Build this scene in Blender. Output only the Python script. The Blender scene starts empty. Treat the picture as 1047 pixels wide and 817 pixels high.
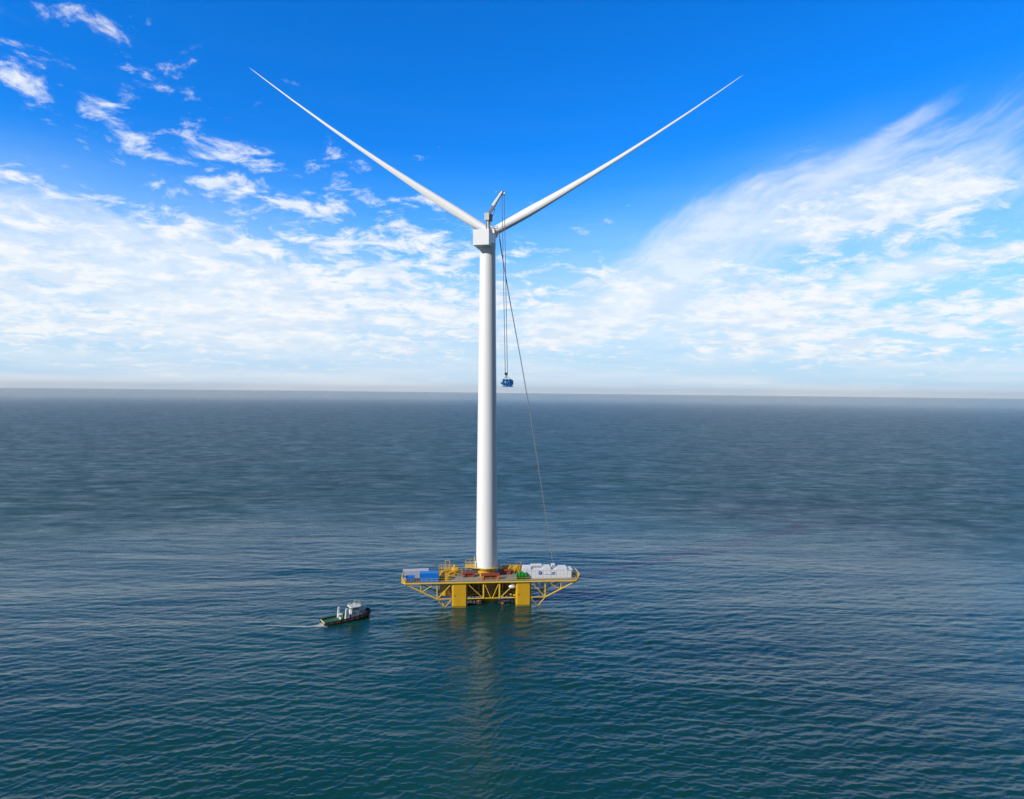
import bpy, bmesh, math, random
import numpy as np
from mathutils import Vector, Matrix
R = math.radians
rnd = random.Random(7)
SC = bpy.context.scene
COL = SC.collection

# ------------------------------------------------------------------ camera
CAM_H = 56.5
F_PX = 698.0
PITCH, ROLL = -0.66, 0.62
cam_d = bpy.data.cameras.new('camera'); cam = bpy.data.objects.new('camera', cam_d); COL.objects.link(cam)
cam_d.sensor_width = 36.0; cam_d.lens = F_PX / 1047 * 36.0
cam_d.clip_start = 0.5; cam_d.clip_end = 200000
CAM_M = Matrix.Translation((0, 0, CAM_H)) @ Matrix.Rotation(R(90 + PITCH), 4, 'X') @ Matrix.Rotation(R(ROLL), 4, 'Z')
cam.matrix_world = CAM_M
SC.camera = cam

def ray(px, py):
    d = Vector(((px - 523.5) / F_PX, -(py - 408.5) / F_PX, -1.0))
    return CAM_M.to_3x3() @ d

def P(px, py, Y):
    d = ray(px, py)
    return CAM_M.translation + d * (Y / d.y)

# ------------------------------------------------------------------ sun and sky
SUN_AZ = Vector((-0.79, -0.62, 0)).normalized()
SUN_EL = R(31)
sun_vec = Vector((SUN_AZ.x * math.cos(SUN_EL), SUN_AZ.y * math.cos(SUN_EL), math.sin(SUN_EL)))
sd = bpy.data.lights.new('sun', 'SUN'); sd.energy = 4.6; sd.angle = R(0.53); sd.color = (1.0, 0.95, 0.88)
so = bpy.data.objects.new('sun', sd); COL.objects.link(so)
so.rotation_euler = sun_vec.to_track_quat('Z', 'Y').to_euler()
so.location = (-150, -120, 250)

SC.view_settings.view_transform = 'Standard'
SC.view_settings.look = 'None'
SC.view_settings.exposure = 0.0
SC.view_settings.gamma = 1.0
SC.view_settings.use_curve_mapping = False

world = bpy.data.worlds.new('World'); SC.world = world; world.use_nodes = True
NT = world.node_tree
NT.nodes.clear()
def N(t, **kw):
    n = NT.nodes.new(t)
    for k, v in kw.items(): setattr(n, k, v)
    return n
def L(a, b): NT.links.new(a, b)
def setin(sock, v):
    if isinstance(v, bpy.types.NodeSocket): L(v, sock)
    else: sock.default_value = v
def M(op, a, b=None, c=None, clamp=False):
    n = N('ShaderNodeMath', operation=op); n.use_clamp = clamp
    setin(n.inputs[0], a)
    if b is not None: setin(n.inputs[1], b)
    if c is not None: setin(n.inputs[2], c)
    return n.outputs[0]
def MR(v, a, b, c=0.0, d=1.0, kind='SMOOTHSTEP'):
    n = N('ShaderNodeMapRange', interpolation_type=kind)
    setin(n.inputs[0], v); n.inputs[1].default_value = a; n.inputs[2].default_value = b
    setin(n.inputs[3], c); setin(n.inputs[4], d)
    return n.outputs[0]
def MIX(f, a, b, blend='MIX'):
    n = N('ShaderNodeMix', data_type='RGBA', blend_type=blend)
    setin(n.inputs[0], f); setin(n.inputs[6], a); setin(n.inputs[7], b)
    return n.outputs[2]
def XYZ(x, y, z):
    n = N('ShaderNodeCombineXYZ'); setin(n.inputs[0], x); setin(n.inputs[1], y); setin(n.inputs[2], z)
    return n.outputs[0]
def NOISE(vec, scale, detail=6, rough=0.55, lac=2.0, dist=0.0):
    n = N('ShaderNodeTexNoise'); L(vec, n.inputs['Vector'])
    n.inputs['Scale'].default_value = scale; n.inputs['Detail'].default_value = detail
    n.inputs['Roughness'].default_value = rough; n.inputs['Lacunarity'].default_value = lac
    n.inputs['Distortion'].default_value = dist
    return n.outputs[0]

tc = N('ShaderNodeTexCoord')
nrm = N('ShaderNodeVectorMath', operation='NORMALIZE'); L(tc.outputs['Generated'], nrm.inputs[0])
sep = N('ShaderNodeSeparateXYZ'); L(nrm.outputs[0], sep.inputs[0])
dx, dy, dz = sep.outputs
AZ = M('ARCTAN2', dx, dy)
EL = M('ARCSINE', dz)
AE = XYZ(AZ, EL, 0.0)

def to_ae(px, py):                       # picture position of a cloud -> compass bearing and height above the horizon
    d = ray(px, py).normalized()
    return math.atan2(d.x, d.y), math.asin(d.z)
def blob(px, py, sx, sy, rot=0.0, amp=1.0, soft=0.0):
    a, e = to_ae(px, py)
    n = N('ShaderNodeMapping', vector_type='TEXTURE'); L(AE, n.inputs[0])
    n.inputs['Location'].default_value = (a, e, 0)
    n.inputs['Rotation'].default_value = (0, 0, R(rot))
    n.inputs['Scale'].default_value = (sx / F_PX, sy / F_PX, 1)
    l = N('ShaderNodeVectorMath', operation='LENGTH'); L(n.outputs[0], l.inputs[0])
    return MR(l.outputs['Value'], soft, 1.0, amp, 0.0)
def total(items):
    s = items[0]
    for i in items[1:]: s = M('ADD', s, i)
    return s

sky = N('ShaderNodeTexSky', sky_type='NISHITA'); sky.sun_disc = False
sky.sun_elevation = SUN_EL; sky.sun_rotation = math.atan2(SUN_AZ.x, SUN_AZ.y)
sky.altitude = 50; sky.air_density = 1.0; sky.dust_density = 0.4; sky.ozone_density = 3.0
hs = N('ShaderNodeHueSaturation'); hs.inputs['Saturation'].default_value = 1.5; hs.inputs['Value'].default_value = 1.0
L(sky.outputs[0], hs.inputs['Color'])
base = MIX(1.0, hs.outputs[0], (0.04, 1.66, 2.35, 1), 'MULTIPLY')
base = MIX(MR(EL, 0.0, 0.34, 0.95, 0.0), base, (3.4, 6.5, 9.6, 1))

# the cloud sheet seen in perspective: flat near the horizon, puffy overhead
zz = M('ADD', M('MAXIMUM', dz, 0.0), 0.20)
pl = XYZ(M('DIVIDE', dx, zz), M('DIVIDE', dy, zz), 0.0)
nA = NOISE(pl, 7.5, 12, 0.64, 2.1, 0.35)
nA2 = NOISE(pl, 2.1, 4, 0.5)
nA = M('ADD', nA, M('MULTIPLY', M('SUBTRACT', nA2, 0.5), 0.40))
covA = total([
    blob(110, 285, 420, 125, -4, 0.15, 0.3), blob(20, 245, 190, 70, -12, 0.05), blob(20, 310, 160, 60, -8, 0.08, 0.2), blob(370, 265, 230, 110, -14, 0.11, 0.2),
    blob(350, 205, 190, 55, -8, 0.10), blob(18, 34, 80, 36, -20, 0.15), blob(172, 105, 50, 40, -35, 0.085), blob(150, 160, 70, 22, -15, 0.08), blob(215, 178, 60, 18, -10, 0.06), blob(90, 165, 260, 60, -8, -0.03),
    blob(50, 135, 130, 26, -15, 0.10), blob(30, 88, 90, 24, -10, 0.14), blob(112, 32, 30, 16, -10, 0.15), blob(418, 155, 40, 18, 0, 0.13), blob(110, 118, 44, 18, -20, 0.12), blob(5, 165, 44, 24, 0, 0.15), blob(66, 62, 30, 14, -20, 0.10), blob(130, 66, 26, 12, -20, 0.10), blob(230, 150, 24, 12, 0, 0.09), blob(200, 60, 24, 12, 0, 0.08),
    blob(620, 320, 380, 80, 4, 0.13, 0.3), blob(870, 215, 160, 42, 6, 0.17, 0.1), blob(1010, 185, 160, 60, 14, 0.20), blob(940, 310, 300, 80, 4, 0.13, 0.3), blob(950, 258, 140, 18, 10, -0.06), blob(700, 243, 120, 26, 14, -0.10), blob(600, 232, 46, 16, 0, 0.13), blob(535, 263, 100, 30, 0, 0.12), blob(455, 258, 80, 40, 0, 0.09), blob(640, 60, 420, 150, -4, -0.14, 0.5), blob(960, 40, 260, 90, 10, -0.12, 0.4), blob(960, 345, 240, 50, 2, 0.10, 0.2),
])
dA = M('MULTIPLY', MR(M('ADD', nA, covA), 0.60, 0.80), 0.92)

def streaks(rot, scx, scy, warp, seed, rough=0.6):
    mp = N('ShaderNodeMapping'); L(AE, mp.inputs[0]); mp.inputs['Rotation'].default_value = (0, 0, R(rot)); mp.inputs['Location'].default_value = (seed, seed * 1.7, seed)
    wrp = N('ShaderNodeTexNoise'); wrp.inputs['Scale'].default_value = 4.0; wrp.inputs['Detail'].default_value = 4; L(mp.outputs[0], wrp.inputs['Vector'])
    wv = N('ShaderNodeVectorMath', operation='MULTIPLY_ADD'); L(wrp.outputs['Color'], wv.inputs[0]); wv.inputs[1].default_value = (warp, warp, 0); L(mp.outputs[0], wv.inputs[2])
    st = N('ShaderNodeMapping'); L(wv.outputs[0], st.inputs[0]); st.inputs['Scale'].default_value = (scx, scy, 1)
    return NOISE(st.outputs[0], 1.0, 9, rough)
# wispy high cloud fanning up to the right
covB = total([blob(830, 205, 330, 85, 22, 0.36, 0.1), blob(690, 260, 260, 70, 24, 0.24), blob(1020, 185, 200, 80, 12, 0.34), blob(925, 128, 100, 15, 28, 0.26),
              blob(640, 330, 420, 70, 4, 0.30), blob(760, 320, 330, 60, 3, 0.12)])
dB = M('MULTIPLY', MR(M('ADD', streaks(-24, 3.4, 17.0, 0.16, 0.0, 0.66), covB), 0.68, 1.12), 0.66)
# long banks sinking to the right on the other side
covC = total([blob(80, 290, 360, 110, -10, 0.36, 0.25), blob(300, 300, 260, 110, -14, 0.22, 0.1), blob(60, 215, 200, 60, -25, 0.12), blob(-60, 240, 120, 90, 0, 0.1)])
dC = M('MULTIPLY', MR(M('ADD', streaks(13, 5.0, 15.0, 0.16, 3.1, 0.64), covC), 0.72, 0.99), 0.62)
# thin milky veil
covV = total([blob(180, 300, 420, 125, -8, 0.50, 0.2), blob(800, 275, 420, 140, 12, 0.40, 0.2), blob(523, 340, 520, 90, 0, 0.45, 0.2)])
dV = M('MULTIPLY', M('MULTIPLY', covV, MR(NOISE(AE, 5.0, 5, 0.5), 0.25, 0.75, 0.45, 1.0)), 0.9, clamp=True)

hm = N('ShaderNodeMapping'); L(AE, hm.inputs[0]); hm.inputs['Scale'].default_value = (3.5, 42.0, 1)
nH = NOISE(hm.outputs[0], 1.0, 7, 0.55)
hz0 = M('POWER', 2.718, M('MULTIPLY', M('MAXIMUM', EL, 0.0), -13.0))
dH = M('MULTIPLY', hz0, MR(nH, 0.36, 0.66, 0.45, 1.0), clamp=True)

inv = lambda v: M('SUBTRACT', 1.0, v)
sky1 = MIX(dV, base, (6.2, 7.9, 9.9, 1))
sky1 = MIX(dH, sky1, (8.8, 9.5, 10.2, 1))
# low white banks on the other side
covD = total([blob(690, 322, 260, 42, 5, 0.34, 0.2), blob(930, 275, 200, 36, 5, 0.28), blob(960, 335, 200, 34, 2, 0.24), blob(560, 350, 160, 28, 4, 0.28), blob(800, 365, 200, 20, 2, 0.2), blob(900, 208, 190, 40, 8, 0.22)])
dD = M('MULTIPLY', MR(M('ADD', streaks(-6, 5.0, 17.0, 0.13, 7.7, 0.64), covD), 0.66, 0.96), 0.75)
dens = inv(M('MULTIPLY', M('MULTIPLY', M('MULTIPLY', inv(dA), inv(dB)), inv(dC)), inv(dD)))
nS = NOISE(pl, 5.0, 8, 0.62)
ccol = MIX(MR(nS, 0.38, 0.58), (7.4, 8.5, 9.8, 1), (9.7, 9.9, 10.2, 1))
lowfade = MR(EL, 0.0, 0.06, 0.6, 1.0)
skycol = MIX(M('MULTIPLY', dens, lowfade), sky1, ccol)
# unseen dim blue sheet overhead, added to tune sea reflections and skylight
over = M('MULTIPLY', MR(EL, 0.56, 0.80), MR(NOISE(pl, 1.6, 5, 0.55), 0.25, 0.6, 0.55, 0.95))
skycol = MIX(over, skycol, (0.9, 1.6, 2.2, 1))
# unseen dark blue sky added round the sides and behind to cut ambient fill
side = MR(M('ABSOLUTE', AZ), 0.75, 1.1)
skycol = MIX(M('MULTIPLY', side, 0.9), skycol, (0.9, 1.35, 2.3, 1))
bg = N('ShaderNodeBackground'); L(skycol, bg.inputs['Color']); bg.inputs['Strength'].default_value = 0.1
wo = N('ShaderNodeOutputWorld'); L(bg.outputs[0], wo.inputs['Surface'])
SC.cycles.use_denoising = True
SC.cycles.max_bounces = 8

# ================================================================== helpers
class MB:
    """collects shapes in one bmesh and links them as one mesh object"""
    def __init__(s): s.bm = bmesh.new()
    def _add(s, vs, fs):
        b = [s.bm.verts.new(v) for v in vs]
        for f in fs:
            try: s.bm.faces.new([b[i] for i in f])
            except ValueError: pass
        return s
    def box(s, lo, hi, m=None):
        x0, y0, z0 = lo; x1, y1, z1 = hi
        vs = [Vector(v) for v in ((x0,y0,z0),(x1,y0,z0),(x1,y1,z0),(x0,y1,z0),(x0,y0,z1),(x1,y0,z1),(x1,y1,z1),(x0,y1,z1))]
        if m is not None: vs = [m @ v for v in vs]
        return s._add(vs, [(0,3,2,1),(4,5,6,7),(0,1,5,4),(1,2,6,5),(2,3,7,6),(3,0,4,7)])
    def prism(s, pts, z0, z1, m=None):       # outline in x,y, counter-clockwise
        n = len(pts)
        vs = [Vector((p[0], p[1], z0)) for p in pts] + [Vector((p[0], p[1], z1)) for p in pts]
        if m is not None: vs = [m @ v for v in vs]
        return s._add(vs, [tuple(range(n - 1, -1, -1)), tuple(range(n, 2 * n))] + [(i, (i + 1) % n, n + (i + 1) % n, n + i) for i in range(n)])
    def tube(s, a, b, r, r2=None, n=8, cap=True):
        a = Vector(a); b = Vector(b); r2 = r if r2 is None else r2
        d = (b - a).normalized()
        u = d.cross(Vector((0, 0, 1)) if abs(d.z) < 0.9 else Vector((1, 0, 0))).normalized(); w = d.cross(u)
        vs = []
        for c, rr in ((a, r), (b, r2)):
            for i in range(n):
                t = 2 * math.pi * (i + 0.5) / n
                vs.append(c + (u * math.cos(t) + w * math.sin(t)) * rr)
        fs = [(i, (i + 1) % n, n + (i + 1) % n, n + i) for i in range(n)]
        if cap: fs += [tuple(range(n - 1, -1, -1)), tuple(range(n, 2 * n))]
        return s._add(vs, fs)
    def path(s, pts, r, n=6):
        for a, b in zip(pts[:-1], pts[1:]): s.tube(a, b, r, n=n)
        return s
    def lathe(s, prof, c=(0, 0, 0), n=32, m=None):     # prof: (radius, z) from bottom to top
        vs = []; fs = []
        for r, z in prof:
            for i in range(n):
                t = 2 * math.pi * i / n
                v = Vector((r * math.cos(t), r * math.sin(t), z))
                vs.append((m @ v if m is not None else v) + Vector(c))
        for k in range(len(prof) - 1):
            for i in range(n):
                j = (i + 1) % n
                fs.append((k*n+i, k*n+j, (k+1)*n+j, (k+1)*n+i))
        fs.append(tuple(range(n - 1, -1, -1))); q = (len(prof) - 1) * n; fs.append(tuple(range(q, q + n)))
        return s._add(vs, fs)
    def rings(s, rings, closed=True):
        n = len(rings[0]); vs = [v for r in rings for v in r]; fs = []
        for k in range(len(rings) - 1):
            for i in range(n if closed else n - 1):
                j = (i + 1) % n
                fs.append((k*n+i, k*n+j, (k+1)*n+j, (k+1)*n+i))
        if closed:
            fs.append(tuple(range(n - 1, -1, -1))); q = (len(rings) - 1) * n; fs.append(tuple(range(q, q + n)))
        return s._add(vs, fs)
    def torus(s, c, axis, R0, r0, n=14, k=8):
        axis = Vector(axis).normalized(); q = axis.to_track_quat('Z', 'Y')
        vs = []; fs = []
        for i in range(n):
            t = 2 * math.pi * i / n
            for j in range(k):
                p = 2 * math.pi * j / k
                vs.append(q @ Vector(((R0 + r0*math.cos(p))*math.cos(t), (R0 + r0*math.cos(p))*math.sin(t), r0*math.sin(p))) + Vector(c))
        for i in range(n):
            for j in range(k):
                fs.append((i*k+j, ((i+1)%n)*k+j, ((i+1)%n)*k+(j+1)%k, i*k+(j+1)%k))
        return s._add(vs, fs)
    def build(s, name, mat, parent=None, smooth=False, bevel=0.0, label=None):
        bmesh.ops.recalc_face_normals(s.bm, faces=s.bm.faces)
        me = bpy.data.meshes.new(name); s.bm.to_mesh(me); s.bm.free()
        me.materials.append(mat)
        o = bpy.data.objects.new(name, me); COL.objects.link(o)
        if smooth:
            for p in me.polygons: p.use_smooth = True
            me.set_sharp_from_angle(angle=R(38))
        if bevel:
            b = o.modifiers.new('edge', 'BEVEL'); b.width = bevel; b.segments = 2; b.limit_method = 'ANGLE'
        if parent is not None: o.parent = parent
        if label: o['label'] = label
        return o

def tag(o, label=None, cat=None, group=None, kind=None):
    if label: o['label'] = label
    if cat: o['category'] = cat
    if group: o['group'] = group
    if kind: o['kind'] = kind
    return o
def thing(name, label, cat, mat, group=None):
    o = bpy.data.objects.new(name, None); COL.objects.link(o); o.matrix_world = mat
    o.empty_display_size = 0.5
    return tag(o, label, cat, group)
def copy_thing(o, mat, label, name=None):
    c = o.copy(); COL.objects.link(c); c.matrix_world = mat; c['label'] = label
    for ch in [x for x in bpy.data.objects if x.parent == o]:
        d = ch.copy(); COL.objects.link(d); d.parent = c
        for g in [x for x in bpy.data.objects if x.parent == ch]:
            e = g.copy(); COL.objects.link(e); e.parent = d
    return c

# ------------------------------------------------------------------ materials
def mat(name, col, rough=0.5, metal=0.0, dirt=0.12, dscale=1.5, dcol=None, bump=0.0, bscale=20.0, streak=False, spec=0.5):
    m = bpy.data.materials.new(name); m.use_nodes = True
    nt = m.node_tree; b = nt.nodes['Principled BSDF']
    b.inputs['Roughness'].default_value = rough; b.inputs['Metallic'].default_value = metal; b.inputs['Specular IOR Level'].default_value = spec
    tcn = nt.nodes.new('ShaderNodeTexCoord'); mpn = nt.nodes.new('ShaderNodeMapping'); nt.links.new(tcn.outputs['Object'], mpn.inputs[0])
    if streak: mpn.inputs['Scale'].default_value = (1, 1, 0.12)
    nz = nt.nodes.new('ShaderNodeTexNoise'); nz.inputs['Scale'].default_value = dscale; nz.inputs['Detail'].default_value = 7; nz.inputs['Roughness'].default_value = 0.65
    nt.links.new(mpn.outputs[0], nz.inputs['Vector'])
    rp = nt.nodes.new('ShaderNodeMapRange'); rp.inputs[1].default_value = 0.42; rp.inputs[2].default_value = 0.72; rp.inputs[3].default_value = 0; rp.inputs[4].default_value = 1
    nt.links.new(nz.outputs[0], rp.inputs[0])
    mx = nt.nodes.new('ShaderNodeMix'); mx.data_type = 'RGBA'
    mu = nt.nodes.new('ShaderNodeMath'); mu.operation = 'MULTIPLY'; mu.inputs[1].default_value = dirt
    nt.links.new(rp.outputs[0], mu.inputs[0]); nt.links.new(mu.outputs[0], mx.inputs[0])
    mx.inputs[6].default_value = (*col, 1); mx.inputs[7].default_value = (*(dcol or tuple(c * 0.45 for c in col)), 1)
    nt.links.new(mx.outputs[2], b.inputs['Base Color'])
    if bump:
        n2 = nt.nodes.new('ShaderNodeTexNoise'); n2.inputs['Scale'].default_value = bscale; n2.inputs['Detail'].default_value = 4
        nt.links.new(tcn.outputs['Object'], n2.inputs['Vector'])
        bp = nt.nodes.new('ShaderNodeBump'); bp.inputs['Strength'].default_value = bump; bp.inputs['Distance'].default_value = 0.02
        nt.links.new(n2.outputs[0], bp.inputs['Height']); nt.links.new(bp.outputs[0], b.inputs['Normal'])
    return m
WHITE = mat('white_gelcoat', (0.80, 0.80, 0.80), 0.35, dirt=0.10, dscale=0.35, dcol=(0.62, 0.62, 0.60), streak=True)
BLADE = mat('blade_gelcoat', (0.74, 0.74, 0.75), 0.35, dirt=0.06, dscale=0.15)
NACW = mat('nacelle_white', (0.79, 0.79, 0.80), 0.4, dirt=0.12, dscale=0.8, dcol=(0.55, 0.55, 0.54))
YEL = mat('yellow_paint', (0.60, 0.345, 0.008), 0.45, dirt=0.35, dscale=1.1, dcol=(0.40, 0.21, 0.02), streak=True)
YEL2 = mat('yellow_machine_paint', (0.58, 0.30, 0.012), 0.5, dirt=0.55, dscale=2.5, dcol=(0.25, 0.13, 0.03))
YTUBE = mat('yellow_tube_paint', (0.68, 0.43, 0.025), 0.45, dirt=0.3, dscale=2.0, dcol=(0.42, 0.24, 0.03))
DECK = mat('deck_grey', (0.24, 0.24, 0.22), 0.7, dirt=0.6, dscale=0.7, dcol=(0.13, 0.12, 0.10), bump=0.3)
GREYBOX = mat('grey_container_paint', (0.45, 0.46, 0.50), 0.5, dirt=0.3, dscale=1.2, streak=True)
BLUE = mat('blue_container_paint', (0.003, 0.18, 0.62), 0.4, dirt=0.25, dscale=1.4, dcol=(0.01, 0.11, 0.36), streak=True)
DBLUE = mat('blue_machine_paint', (0.004, 0.11, 0.34), 0.4, dirt=0.5, dscale=1.5, dcol=(0.003, 0.05, 0.16))
PANELW = mat('white_panel', (0.70, 0.71, 0.74), 0.45, dirt=0.25, dscale=0.9, dcol=(0.50, 0.50, 0.50), streak=True)
LOUVRE = mat('grey_louvre', (0.33, 0.33, 0.37), 0.5, dirt=0.4)
LOGO = mat('blue_vinyl', (0.01, 0.11, 0.42), 0.4, dirt=0.05)
RED = mat('red_oxide_paint', (0.30, 0.055, 0.03), 0.55, dirt=0.6, dscale=2.2, dcol=(0.08, 0.025, 0.02))
ORANGE = mat('orange_paint', (0.50, 0.13, 0.04), 0.5, dirt=0.4, dscale=2.5)
GREEN = mat('green_machine_paint', (0.012, 0.30, 0.03), 0.4, dirt=0.6, dscale=2.2, dcol=(0.004, 0.08, 0.012))
STEEL = mat('galvanised_steel', (0.45, 0.46, 0.47), 0.4, 0.6, dirt=0.4)
DARK = mat('dark_steel', (0.05, 0.05, 0.055), 0.5, 0.3, dirt=0.4)
ROPE = mat('steel_rope', (0.17, 0.18, 0.20), 0.5, 0.3, dirt=0.3)
HULL = mat('black_hull_paint', (0.018, 0.020, 0.028), 0.4, dirt=0.5, dscale=2.0, dcol=(0.05, 0.035, 0.025))
BOOT = mat('red_band_paint', (0.26, 0.045, 0.02), 0.5, dirt=0.5, dscale=3.0)
RUBBER = mat('tyre_rubber', (0.015, 0.014, 0.014), 0.8, dirt=0.3)
BDECK = mat('green_deck_paint', (0.012, 0.14, 0.045), 0.6, dirt=0.5, dscale=2.2, dcol=(0.01, 0.07, 0.04))
BWHITE = mat('boat_white_paint', (0.74, 0.75, 0.76), 0.4, dirt=0.3, dscale=2.0, dcol=(0.5, 0.48, 0.45), streak=True)
GLASS = mat('dark_window_glass', (0.015, 0.02, 0.03), 0.08, dirt=0.0)
WETB = mat('wet_weedy_paint', (0.30, 0.20, 0.02), 0.3, dirt=0.8, dscale=3.0, dcol=(0.07, 0.07, 0.02))
BRAIL = mat('pale_rail_paint', (0.40, 0.40, 0.16), 0.5)
BGREY = mat('boat_bluegrey_paint', (0.30, 0.34, 0.46), 0.45, dirt=0.3, dscale=2.0)

def cable_mat():
    m = bpy.data.materials.new('twisted_cable'); m.use_nodes = True; nt = m.node_tree; b = nt.nodes['Principled BSDF']; b.inputs['Roughness'].default_value = 0.5
    t = nt.nodes.new('ShaderNodeTexCoord'); w = nt.nodes.new('ShaderNodeTexWave'); w.wave_type = 'BANDS'; w.bands_direction = 'Z'; w.inputs['Scale'].default_value = 0.45
    nt.links.new(t.outputs['Object'], w.inputs[0])
    r = nt.nodes.new('ShaderNodeMix'); r.data_type = 'RGBA'; r.inputs[6].default_value = (0.03, 0.035, 0.05, 1); r.inputs[7].default_value = (0.40, 0.41, 0.43, 1)
    nt.links.new(w.outputs['Fac'], r.inputs[0]); nt.links.new(r.outputs[2], b.inputs['Base Color'])
    return m
CABLE = cable_mat()

# ================================================================== the sea
WR = np.random.RandomState(11)
NW = 190
w_len = np.exp(WR.uniform(math.log(0.8), math.log(18.0), NW))
w_dir = np.where(WR.uniform(0, 1, NW) < 0.6, R(116), R(84)) + WR.normal(0, 1, NW) * np.where(w_len < 3.2, 0.45, 0.25)
w_amp = 0.0046 * w_len ** 0.66 * np.exp(-(w_len / 6.0) ** 1.5) * WR.uniform(0.5, 1.3, NW)
w_ph = WR.uniform(0, 2 * math.pi, NW)
w_k = 2 * math.pi / w_len
# long low swell, what is left to see far out
NS = 60
s_len = np.exp(WR.uniform(math.log(18.0), math.log(130.0), NS)); s_dir = R(99) + WR.normal(0, 0.30, NS)
s_amp = 0.0004 * s_len * WR.uniform(0.5, 1.4, NS); s_ph = WR.uniform(0, 2 * math.pi, NS); s_k = 2 * math.pi / s_len
def sea_height(x, y, cell):
    z = np.zeros_like(x)
    for i in range(NS):
        fade = np.clip((s_len[i] / np.maximum(cell, 1e-3) - 1.8) / 1.5, 0, 1)
        z += s_amp[i] * fade * np.sin(s_k[i] * (x * math.cos(s_dir[i]) + y * math.sin(s_dir[i])) + s_ph[i])
    for i in range(NW):
        fade = np.clip((w_len[i] / np.maximum(cell, 1e-3) - 2.0) / 2.0, 0, 1)
        c = np.sin(w_k[i] * (x * math.cos(w_dir[i]) + y * math.sin(w_dir[i])) + w_ph[i])
        z += w_amp[i] * fade * (c + 0.25 * (c * c - 0.5))
    # calmer and rougher patches
    g = 0.85 + 0.25 * np.sin(x * 0.021 + 1.3) * np.sin(y * 0.013 + 0.4) + 0.15 * np.sin((x + y) * 0.047)
    return z * g
SEA_B0, SEA_B1, SEA_B2 = 1.1, 0.26, 0.085
SEA_C1, SEA_C2 = (0.001, 0.036, 0.038, 1), (0.001, 0.056, 0.053, 1)
def make_sea():
    fine = np.arange(-43.0, 43.0001, 0.078)
    coarse = np.concatenate([np.arange(45, 315, 3.0)])
    az = np.radians(np.concatenate([fine, coarse]))
    inv_r = np.arange(640.0, 1.4, -0.85)
    r = CAM_H * F_PX / inv_r
    r = np.concatenate([[8.0, 20.0, 34.0, 48.0], r, [30000.0]])
    na, nr = len(az), len(r)
    RR, AA = np.meshgrid(r, az, indexing='ij')
    X = RR * np.sin(AA); Y = RR * np.cos(AA)
    dr = np.gradient(r); da = np.abs(np.gradient(az)); da[-1] = da[-2]
    cell = np.maximum(dr[:, None] * np.ones_like(AA) * 0.55, RR * da[None, :])
    Z = sea_height(X, Y, cell)
    co = np.stack([X, Y, Z], -1).reshape(-1, 3)
    co = np.vstack([co, [[0, 0, 0]]]).astype(np.float32)
    i = np.arange(nr - 1)[:, None]; j = np.arange(na)[None, :]; j2 = (j + 1) % na
    q = np.stack([i*na + j, i*na + j2, (i+1)*na + j2, (i+1)*na + j], -1).reshape(-1, 4)[:, ::-1]
    ctr = len(co) - 1
    t = np.stack([np.arange(na), np.full(na, ctr), (np.arange(na) + 1) % na], -1)[:, ::-1]
    me = bpy.data.meshes.new('sea')
    nq, ntr = len(q), len(t)
    me.vertices.add(len(co)); me.vertices.foreach_set('co', co.ravel())
    me.loops.add(nq * 4 + ntr * 3); me.loops.foreach_set('vertex_index', np.concatenate([q.ravel(), t.ravel()]).astype(np.int32))
    me.polygons.add(nq + ntr)
    me.polygons.foreach_set('loop_start', np.concatenate([np.arange(nq) * 4, nq * 4 + np.arange(ntr) * 3]).astype(np.int32))
    me.polygons.foreach_set('use_smooth', np.ones(nq + ntr, dtype=bool))
    me.update(calc_edges=True); me.validate()
    o = bpy.data.objects.new('sea', me); COL.objects.link(o)
    m = bpy.data.materials.new('sea_water'); m.use_nodes = True; nt = m.node_tree; b = nt.nodes['Principled BSDF']
    b.inputs['Roughness'].default_value = 0.10; b.inputs['IOR'].default_value = 1.345
    g = nt.nodes.new('ShaderNodeNewGeometry')
    def noise(scale, detail, rough, vs):
        mp_ = nt.nodes.new('ShaderNodeMapping'); mp_.inputs['Scale'].default_value = vs; mp_.inputs['Rotation'].default_value = (0, 0, R(-12)); nt.links.new(g.outputs['Position'], mp_.inputs[0])
        n_ = nt.nodes.new('ShaderNodeTexNoise'); n_.inputs['Scale'].default_value = scale; n_.inputs['Detail'].default_value = detail; n_.inputs['Roughness'].default_value = rough
        n_.inputs['Distortion'].default_value = 0.4
        nt.links.new(mp_.outputs[0], n_.inputs['Vector']); return n_.outputs[0]
    def bump(h, strength, dist, prev=None):
        bp = nt.nodes.new('ShaderNodeBump'); bp.inputs['Strength'].default_value = strength; bp.inputs['Distance'].default_value = dist
        nt.links.new(h, bp.inputs['Height'])
        if prev is not None: nt.links.new(prev, bp.inputs['Normal'])
        return bp.outputs[0]
    bb = bump(noise(0.009, 4, 0.6, (0.4, 1.3, 1)), 1.0, 1.6)
    b0 = bump(noise(0.035, 3, 0.62, (0.4, 1.5, 1)), 1.0, SEA_B0, bb)
    b1 = bump(noise(0.20, 5, 0.6, (0.5, 1.6, 1)), 1.0, SEA_B1, b0)
    b2 = bump(noise(0.9, 6, 0.6, (0.55, 1.4, 1)), 1.0, SEA_B2, b1)
    nt.links.new(b2, b.inputs['Normal'])
    # ripples too small for the sheet widen the gloss of the open water
    dl = nt.nodes.new('ShaderNodeVectorMath'); dl.operation = 'LENGTH'; nt.links.new(g.outputs['Position'], dl.inputs[0])
    rr = nt.nodes.new('ShaderNodeMapRange'); rr.interpolation_type = 'SMOOTHSTEP'
    rr.inputs[1].default_value = 150; rr.inputs[2].default_value = 400; rr.inputs[3].default_value = 0.04; rr.inputs[4].default_value = 0.42
    nt.links.new(dl.outputs['Value'], rr.inputs[0])
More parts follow.
